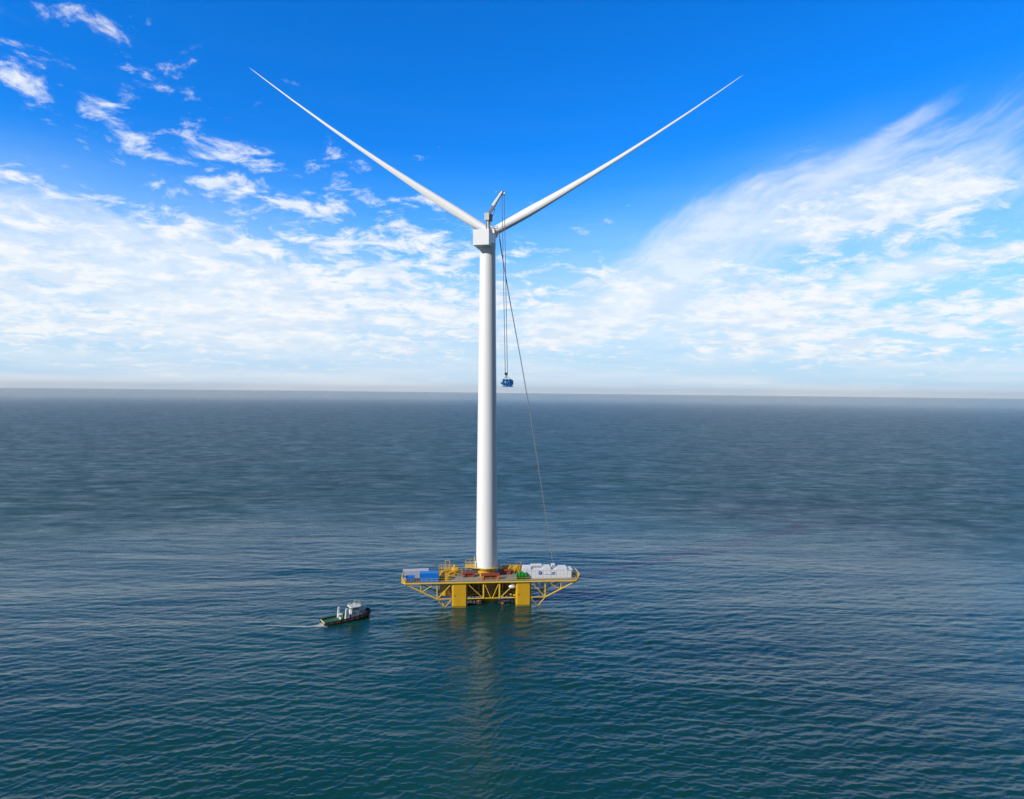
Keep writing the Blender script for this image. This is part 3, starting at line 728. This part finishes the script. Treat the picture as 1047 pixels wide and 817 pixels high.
# emblem: a blue swirl in a disc, an underline and a short mark
def flat(pts, y0=-0.045, th=0.03):
    m = Matrix.Translation((0, y0, 0)) @ Matrix.Rotation(R(90), 4, 'X')
    return pts, m
ex = hx(552.3) - xm; ez = hz(552.3, 585.8) - ZD
def strip(b, pts, w0, w1, y0):
    n = len(pts); vs = []
    for yy in (y0, y0 + 0.03):
        for i, p in enumerate(pts):
            q0 = pts[max(0, i-1)]; q1 = pts[min(n-1, i+1)]; d = Vector((q1[0]-q0[0], q1[1]-q0[1])).normalized(); nn = Vector((-d.y, d.x)); ww = w0 + (w1 - w0) * i / (n - 1)
            vs += [Vector((p[0]+nn.x*ww, yy, p[1]+nn.y*ww)), Vector((p[0]-nn.x*ww, yy, p[1]-nn.y*ww))]
    fs = []
    o = 2 * n
    for i in range(n - 1):
        k = 2*i; fs += [(k, k+1, k+3, k+2), (o+k, o+k+2, o+k+3, o+k+1), (k, k+2, o+k+2, o+k), (k+1, o+k+1, o+k+3, k+3)]
    fs += [(0, o, o+1, 1), (2*n-2, 2*n-1, o+2*n-1, o+2*n-2)]
    return b._add(vs, fs)
e = MB()
strip(e, [(ex + 0.36*math.cos(R(t)), ez + 0.36*math.sin(R(t))) for t in range(-60, 285, 15)], 0.17, 0.10, -0.05)
strip(e, [(ex + 0.1, ez - 0.05), (ex + 0.02, ez - 0.3), (ex - 0.1, ez - 0.55)], 0.16, 0.06, -0.052)
e.build('emblem', LOGO, ch)
e = MB(); za = hz(560, 587.2) - ZD; e.box((hx(557.0)-xm, -0.05, za-0.045), (hx(562.0)-xm, -0.02, za+0.045)); e.build('name_line', LOGO, ch)
e = MB(); zb0 = hz(566, 587.8) - ZD; zt1 = hz(566, 585.1) - ZD; xa = hx(563.4) - xm; xb = hx(567.7) - xm; wd = xb - xa; yf = -0.03
e.box((xa+0.15*wd, yf, zt1-0.17), (xb, yf+0.03, zt1))
for f in (0.24, 0.56, 0.86): e.box((xa+f*wd-0.08, yf+0.001, zb0), (xa+f*wd+0.08, yf+0.031, zt1-0.18))
e.box((xa, yf+0.002, zb0), (xa+0.15*wd, yf+0.032, zb0+0.15))
e.build('lettering', LOGO, ch)

# green winch on the deck
t = thing('deck_winch', 'bright green deck winch standing beside the white container house', 'winch', on(X_at(533.0, 589, 1.8), 1.8, ZD))
gm = Matrix.Rotation(R(90), 4, 'Y')
q = MB()
for x in (-1.25, -0.42, 0.42, 1.25): q.lathe([(0.85, -0.07), (0.85, 0.07)], (x, 0, 1.05), 20, gm)
q.build('flange', GREEN, t)
q = MB()
for x in (-0.83, 0.0, 0.83): q.lathe([(0.58, -0.34), (0.66, 0.0), (0.58, 0.34)], (x, 0, 1.05), 18, gm)
q.build('drum', GREEN, t, smooth=True)
q = MB()
for x in (-1.35, 1.35): q.box((x-0.06, -0.7, 0), (x+0.06, 0.7, 0.9))
q.box((-1.4, -0.75, 0), (1.4, -0.55, 0.2)); q.box((-1.4, 0.55, 0), (1.4, 0.75, 0.2)); q.build('frame', GREEN, t)
q = MB(); q.box((-0.5, 0.3, 1.5), (0.5, 0.9, 1.9)); q.build('motor', GREEN, t); MB().tube((0.6, -0.4, 1.0), (0.6, -0.4, 1.9), 0.12).build('lever', GREEN, t); MB().tube((-0.5, -0.5, 1.0), (-0.5, -0.5, 1.95), 0.1).build('lever', GREEN, t)

# red-brown handling frames round the tower foot
def red_frame(label, L_, W_, H_, mw, legm):
    t = thing('handling_frame', label, 'handling frame', mw, 'red handling frames around the tower foot')
    q = MB(); q.box((-L_/2, -W_/2, H_-0.45), (L_/2, -W_/2+0.3, H_)); q.box((-L_/2, W_/2-0.3, H_-0.45), (L_/2, W_/2, H_))
    for i in range(5):
        x = -L_/2 + 0.15 + (L_ - 0.3) * i / 4; q.box((x-0.12, -W_/2+0.3, H_-0.38), (x+0.12, W_/2-0.3, H_-0.06))
    q.build('beam', RED, t, bevel=0.03)
    g = MB(); g.tube((-L_/2+0.8, 0.1, 0.62), (L_/2-0.8, 0.1, 0.62), 0.32, n=10); g.box((-L_/2+0.75, -0.3, 0.1), (-L_/2+1.35, 0.45, 0.6)); g.box((L_/2-1.35, -0.3, 0.1), (L_/2-0.75, 0.45, 0.6)); g.box((-0.3, -0.25, 0.1), (0.4, 0.4, 0.9)); g.build('hydraulic_cylinder', RED, t, bevel=0.03)
    for x in (-L_/2+0.4, L_/2-0.4):
        g = MB(); g.box((x-0.3, -W_/2-0.15, 0), (x+0.3, W_/2+0.15, 0.2)); g.box((x-0.22, -W_/2, 0.2), (x+0.22, -W_/2+0.35, H_-0.46)); g.box((x-0.22, W_/2-0.35, 0.2), (x+0.22, W_/2, H_-0.46)); g.tube((x-0.5, -W_/2, 0.2), (x, -W_/2+0.15, H_-0.5), 0.09)
        g.build('leg', legm, t, bevel=0.03)
    return t
red_frame('red frame with orange legs in front of the tower foot', X_at(511.0, 589, 2.2)-X_at(491.8, 589, 2.2), 1.3, 1.55, on(X_at(501.3, 589, 2.2), 2.2, ZD), ORANGE)
red_frame('brown-red low frame left of the tower foot', 3.4, 1.2, 1.35, on(X_at(479.6, 588, 5.2), 5.2, ZD, 6), RED)
red_frame('dark red frame on the right behind the tower foot', 3.6, 1.2, 1.4, on(X_at(515.8, 586, 7.2), 7.2, ZD, -4), RED)

# yellow machinery: generator unit with a gate frame on the left, tank rack on the right
mx0 = X_at(459.5, 585, 7.5)
t = thing('generator_unit', 'yellow generator unit with railings and a tall gate frame left of the tower', 'generator', on(mx0, 7.6, ZD))
q = MB(); q.box((-2.7, -1.2, 0), (1.6, 1.2, 0.9)); q.box((-1.3, -1.0, 0.9), (0.4, 1.0, 1.45)); q.build('housing', YEL2, t, bevel=0.06)
q = MB(); q.lathe([(0.7, -0.9), (0.85, -0.6), (0.85, 0.6), (0.7, 0.9)], (1.5, -0.2, 1.3), 18, Matrix.Rotation(R(90), 4, 'Y')); q.build('motor', YEL, t, smooth=True); MB().lathe([(0.4, 0), (0.4, 0.5), (0.2, 0.8)], (1.4, -0.2, 1.98), 12).build('air_intake', YEL, t, smooth=True)
gz = Z_at(457.5, 573.2, 7.5) - ZD
q = MB(); gx0 = X_at(455.3, 580, 7.5) - mx0; gx1 = X_at(459.7, 580, 7.5) - mx0
q.tube((gx0, 0, 0.9), (gx0, 0, gz), 0.08); q.tube((gx1, 0, 0.9), (gx1, 0, gz), 0.08); q.tube((gx0-0.08, 0, gz), (gx1+0.08, 0, gz), 0.08); q.build('gate_frame', YTUBE, t)
railing([(-2.8, -1.3, 0.9), (-2.8, 1.3, 0.9), (1.8, 1.3, 0.9)], h=1.5, parent=t, step=0.7, r=0.05)
railing([(-2.8, -1.3, 0.9), (-0.6, -1.3, 0.9)], h=1.2, parent=t, step=0.7, r=0.05)
q = MB(); q.path([(-2.6, -1.4, 0.1), (-1.6, -1.5, 1.6), (-0.4, -1.4, 0.6), (0.8, -1.5, 1.2), (2.4, -1.3, 0.4), (3.4, -1.0, 0.3)], 0.12, 6); q.path([(2.4, -0.6, 0), (2.6, -0.5, 1.5), (3.4, -0.4, 1.4), (3.4, -0.4, 0)], 0.07, 6); q.build('pipe', YTUBE, t, smooth=True)
mx1 = X_at(522.5, 585, 8.2)
t = thing('tank_rack', 'yellow tank rack with angled railings right of the tower, behind the green winch', 'tank rack', on(mx1, 8.3, ZD))
q = MB(); q.lathe([(0.6, -2.5), (0.95, -2.1), (0.95, 2.1), (0.6, 2.5)], (0.4, 0, 1.2), 18, Matrix.Rotation(R(90), 4, 'Y')); q.build('tank', YEL2, t, smooth=True)
for x in (-1.4, 2.0): MB().box((x-0.15, -0.9, 0), (x+0.15, 0.9, 0.6)).build('saddle', YEL2, t)
railing([(-3.2, -1.2, 0.3), (-3.2, 1.3, 0.3), (2.9, 1.3, 0.3)], h=2.3, parent=t, step=0.9, r=0.05)
q = MB()
for x in (-3.0, -1.2, 0.6, 2.4): q.tube((x, -1.2, 0), (x + 0.9, -1.0, 2.6), 0.07, n=6); q.tube((x + 0.9, -1.0, 2.6), (x + 1.6, -1.1, 0), 0.06, n=6)
q.build('brace', YTUBE, t)

# white lifeboat capsule slung under the deck, and two orange buoys near the water
t = thing('rescue_capsule', 'white rounded rescue capsule slung under the deck beside the right column', 'lifeboat', on(X_at(523.8, 599, 0.75), 0.75, Z_at(523.8, 599.4, 0.75)))
rr_ = []
for k in range(9):
    u = -1 + 2 * k / 8; s = math.sqrt(max(0.02, 1 - abs(u) ** 2.6)); rr_.append([Vector((u*1.0, 0.75*s*math.cos(a), 0.62*s*math.sin(a))) for a in [2*math.pi*j/14 for j in range(14)]])
MB().rings(rr_).build('hull', BWHITE, t, smooth=True)
MB().box((-0.4, -0.42, 0.5), (0.3, 0.42, 0.85)).build('cabin', BWHITE, t, bevel=0.08)
for x in (-0.6, 0.6): MB().tube((x, 0, 0.4), (x, 0, 6.0 - Z_at(523.8, 599.2, 1.6)), 0.05, n=6).build('sling', ROPE, t)
for (px, py, lab) in ((489.5, 615.6, 'rust red buoy hanging at the water near the left column'), (514.0, 616.3, 'orange buoy hanging at the water under the middle of the platform')):
    t = thing('mooring_buoy', lab, 'buoy', on(X_at(px, py, 1.8), 1.8, Z_at(px, py, 1.8)), 'buoys under the platform')
    MB().lathe([(0.1, -0.45), (0.42, -0.3), (0.52, 0), (0.42, 0.3), (0.1, 0.45)], (0, 0, 0), 16).build('float', ORANGE, t, smooth=True)
    q = MB(); q.torus((0, 0, 0.58), (0, 1, 0), 0.12, 0.04); q.tube((0, 0, 0.7), (0, 0, ZC - 0.5), 0.05, n=6); q.build('lanyard', RED, t)

# ================================================================== tug boat
st = P(330.8, 635.8, 164.4); bw = P(378.6, 628.0, 172.0)
TUGC = P(355.3, 631.8, 167.7); TUGC.z = 0
head = math.atan2(6.6, 9.6)
TUG = Matrix.Translation(TUGC) @ Matrix.Rotation(head, 4, 'Z') @ Matrix.Rotation(R(1.0), 4, 'X')
tb = thing('tug_boat', 'small black-hulled tug boat with green deck and white wheelhouse, moving beside the platform', 'boat', TUG)
HL = 6.2
stn = [(-6.1, 1.55, 0.72), (-5.6, 1.78, 0.72), (-3.5, 1.92, 0.74), (-1.5, 1.98, 0.80), (0.5, 1.98, 0.88), (2.2, 1.88, 1.0), (3.6, 1.65, 1.16), (4.7, 1.25, 1.32), (5.4, 0.80, 1.42), (5.8, 0.30, 1.48)]
def sect(x, hbm, zs, zb=-0.8, k=1.0):
    f = 0.86 if x < 3 else 0.7
    return [Vector((x, -hbm, zs)), Vector((x - (0.0 if x < 3 else 0.12), -hbm*0.97, 0.3)), Vector((x - (0.0 if x < 3 else 0.3), -hbm*f, -0.3)), Vector((x - (0 if x < 3 else 0.5), -hbm*0.4, zb)), Vector((x - (0 if x < 3 else 0.5), hbm*0.4, zb)), Vector((x - (0.0 if x < 3 else 0.3), hbm*f, -0.3)), Vector((x - (0.0 if x < 3 else 0.12), hbm*0.97, 0.3)), Vector((x, hbm, zs)),
            Vector((x - (0.0 if x < 5.9 else 0.1), hbm*0.90, zs)), Vector((x - (0.0 if x < 5.9 else 0.1), hbm*0.88, zs-0.45)), Vector((x - (0.0 if x < 5.9 else 0.1), -hbm*0.88, zs-0.45)), Vector((x - (0.0 if x < 5.9 else 0.1), -hbm*0.90, zs))]
MB().rings([sect(*s) for s in stn]).build('hull', HULL, tb, smooth=True)
q = MB()
dk = [(x, h*0.86, z-0.42) for x, h, z in stn if x < 5.7]
q.rings([[Vector((x, -h, z)), Vector((x, h, z)), Vector((x, h, z-0.05)), Vector((x, -h, z-0.05))] for x, h, z in dk])
q.build('deck', BDECK, tb)
q = MB(); q.box((-6.28, -1.5, 0.35), (-6.16, 1.5, 0.62)); q.build('stern_board', mat('cream_board', (0.62, 0.52, 0.30), 0.6), tb)
for sg in (-1, 1):
    q = MB(); pts = [Vector((x, sg*(h*1.0 + 0.05), z - 0.46 - 0.06*max(0, x)/3)) for x, h, z in stn]
    q.path(pts, 0.15, 8); q.build('rubbing_band', BOOT, tb, smooth=True)
    for i in range(11):
        u = i / 10 * (len(stn) - 1.6); k = int(u); f = u - k
        a = Vector(stn[k]); b = Vector(stn[min(k+1, len(stn)-1)]); c = a.lerp(b, f)
        dd = Vector((b.x - a.x, sg*(b.y - a.y), 0)).normalized(); nn = Vector((-dd.y, dd.x, 0)) * sg
        q = MB(); q.torus((c.x, sg*(c.y + 0.16), c.z - 0.44), nn, 0.25, 0.13, 12, 6); q.build('tyre_fender', RUBBER, tb, smooth=True)
q = MB(); q.path([Vector((4.6, -1.25, 1.30)), Vector((5.4, -0.75, 1.45)), Vector((5.85, 0, 1.5)), Vector((5.4, 0.75, 1.45)), Vector((4.6, 1.25, 1.30))], 0.2, 8); q.build('bow_fender', RUBBER, tb, smooth=True)
# wheelhouse
wh = MB(); wh.prism([(0.7, -1.0), (2.6, -1.0), (3.0, -0.6), (3.0, 0.6), (2.6, 1.0), (0.7, 1.0)], 0.5, 2.85); whs = wh.build('wheelhouse', BWHITE, tb, bevel=0.04)
q = MB()
for x in (0.95, 1.5, 2.05):
    for yy in (-1.02, 0.99): q.box((x, yy, 2.25), (x+0.42, yy+0.03, 2.7))
q.box((0.68, -0.8, 2.2), (0.71, -0.1, 2.7)); q.box((0.68, 0.1, 2.2), (0.71, 0.8, 2.7)); q.box((3.0, -0.5, 2.2), (3.03, 0.5, 2.7)); q.build('window', GLASS, whs)
q = MB(); q.box((0.685, -0.28, 0.55), (0.712, 0.28, 2.0)); q.build('door', BGREY, whs)
rf = MB().prism([(0.35, -1.3), (2.8, -1.3), (3.3, -0.8), (3.3, 0.8), (2.8, 1.3), (0.35, 1.3)], 2.86, 3.1).build('roof', BWHITE, whs, bevel=0.04)
railing([(0.45, -1.2, 3.1), (2.8, -1.2, 3.1), (3.15, -0.7, 3.1), (3.15, 0.7, 3.1), (2.8, 1.2, 3.1), (0.45, 1.2, 3.1), (0.45, -1.2, 3.1)], h=0.65, parent=whs, step=0.6, r=0.028, name='roof_railing', m=BRAIL)
q = MB(); q.tube((1.9, 0.1, 3.1), (1.9, 0.1, 4.5), 0.05, n=6); q.tube((1.6, 0.1, 4.0), (2.2, 0.1, 4.0), 0.04, n=6); q.box((1.55, -0.3, 3.5), (1.75, 0.5, 3.6)); q.build('mast', BWHITE, whs)
q = MB(); q.prism([(3.0, -1.15), (4.5, -0.75), (4.5, 0.75), (3.0, 1.15)], 0.9, 2.0); q.build('fore_cabin', BGREY, tb, bevel=0.05)
railing([(3.1, -1.05, 2.0), (4.4, -0.65, 2.0), (4.4, 0.65, 2.0), (3.1, 1.05, 2.0)], h=0.65, parent=tb, step=0.5, r=0.03, name='bow_railing', m=BRAIL)
for (x, yy, lean) in ((-1.9, 1.15, -0.25), (-0.75, -1.05, 0.0)):
    q = MB(); q.rings([[Vector((x + s*0.28 + lean*0.0 - f*0.05, yy + s2*0.26, z)) if True else None for s, s2 in ((-w_, -w_), (w_, -w_), (w_, w_), (-w_, w_))] for z, w_, f in ((0.4, 1.1, 0), (1.2, 0.95, 0), (3.0, 0.7, -2))])
    q.build('exhaust_funnel', BWHITE, tb, bevel=0.04)
q = MB(); q.box((-2.3, 0.0, 1.15), (-1.2, 1.0, 1.4)); q.box((-2.25, 0.0, 0.42), (-2.05, 0.2, 1.14)); q.box((-1.4, 0.0, 0.42), (-1.2, 0.2, 1.14)); q.box((-2.1, -0.9, 0.42), (-1.9, -0.1, 0.95)); q.build('towing_frame', BWHITE, tb)
q = MB(); q.lathe([(0.42, -0.5), (0.42, -0.42), (0.3, -0.4), (0.3, 0.4), (0.42, 0.42), (0.42, 0.5)], (-0.6, 0.35, 1.3), 16, Matrix.Rotation(R(90), 4, 'X')); q.box((-0.95, -0.15, 0.42), (-0.25, 0.85, 0.95)); q.build('towing_winch', BDECK, tb)
q = MB(); q.box((0.1, -0.95, 0.45), (0.6, -0.45, 1.35)); q.tube((-0.3, 0.9, 0.4), (-0.3, 0.9, 1.9), 0.06); q.build('deck_locker', BGREY, tb)
q = MB(); q.torus((1.4, -1.06, 1.55), (0, 1, 0), 0.26, 0.08); q.build('lifebuoy', ORANGE, tb, smooth=True)

# wake behind the tug: a thin broken line of foam lying on the waves
def wake():
    pts = [(-5.9, -0.6, 1.5), (-7.0, -0.8, 1.2), (-8.6, -0.4, 0.7), (-10.5, 0.5, 0.48), (-12.6, 1.9, 0.36), (-15.0, 3.8, 0.28), (-18.0, 6.4, 0.12)]
    vs = []; fs = []; rg = np.random.RandomState(5); b = MB()
    n = 290
    xs = []; 
    for i in range(n):
        u = i / (n - 1) * (len(pts) - 1); k = min(int(u), len(pts) - 2); f = u - k
        a = Vector(pts[k]).lerp(Vector(pts[k+1]), f); xs.append(a)
    for i in range(0, n):
        for _ in range(2 if i > 50 else 4):
            c = xs[i]; wx = c.x + rg.normal(0, 0.15); wy = c.y + rg.normal(0, 0.45) * c.z
            l = rg.uniform(0.12, 0.55); h = rg.uniform(0.025, 0.07) * (0.5 + c.z)
            ang = rg.normal(0, 0.35) - 0.5
            w = [TUG @ Vector((wx + l*math.cos(ang)*s, wy + l*math.sin(ang)*s, 0)) for s in (-1, 1)]
            mid = (w[0] + w[1]) / 2; nn = Vector((-(w[1].y-w[0].y), w[1].x-w[0].x, 0)).normalized() * h
            q = [w[0], mid - nn, w[1], mid + nn]
            X = np.array([p.x for p in q]); Y = np.array([p.y for p in q])
            cell = np.full(4, 0.35); Z = sea_height(X, Y, cell)
            b._add([Vector((X[j], Y[j], Z[j] + 0.05)) for j in range(4)], [(0, 1, 2, 3)])
    m = mat('foam', (0.48, 0.53, 0.54), 0.8, dirt=0.3, dscale=1.0)
    return tag(b.build('wake_foam', m, None), 'thin white foam trailing behind the tug', kind='stuff')
wake()

# ================================================================== sea air
m = bpy.data.materials.new('sea_air'); m.use_nodes = True; nt = m.node_tree; nt.nodes.clear()
pv = nt.nodes.new('ShaderNodeVolumePrincipled'); pv.inputs['Color'].default_value = (0.92, 0.97, 1.0, 1); pv.inputs['Density'].default_value = 0.000034
ou = nt.nodes.new('ShaderNodeOutputMaterial'); nt.links.new(pv.outputs[0], ou.inputs['Volume'])
tag(MB().box((-31000, -31000, -9), (31000, 31000, 215)).build('haze', m), 'thin pale sea haze', kind='stuff')
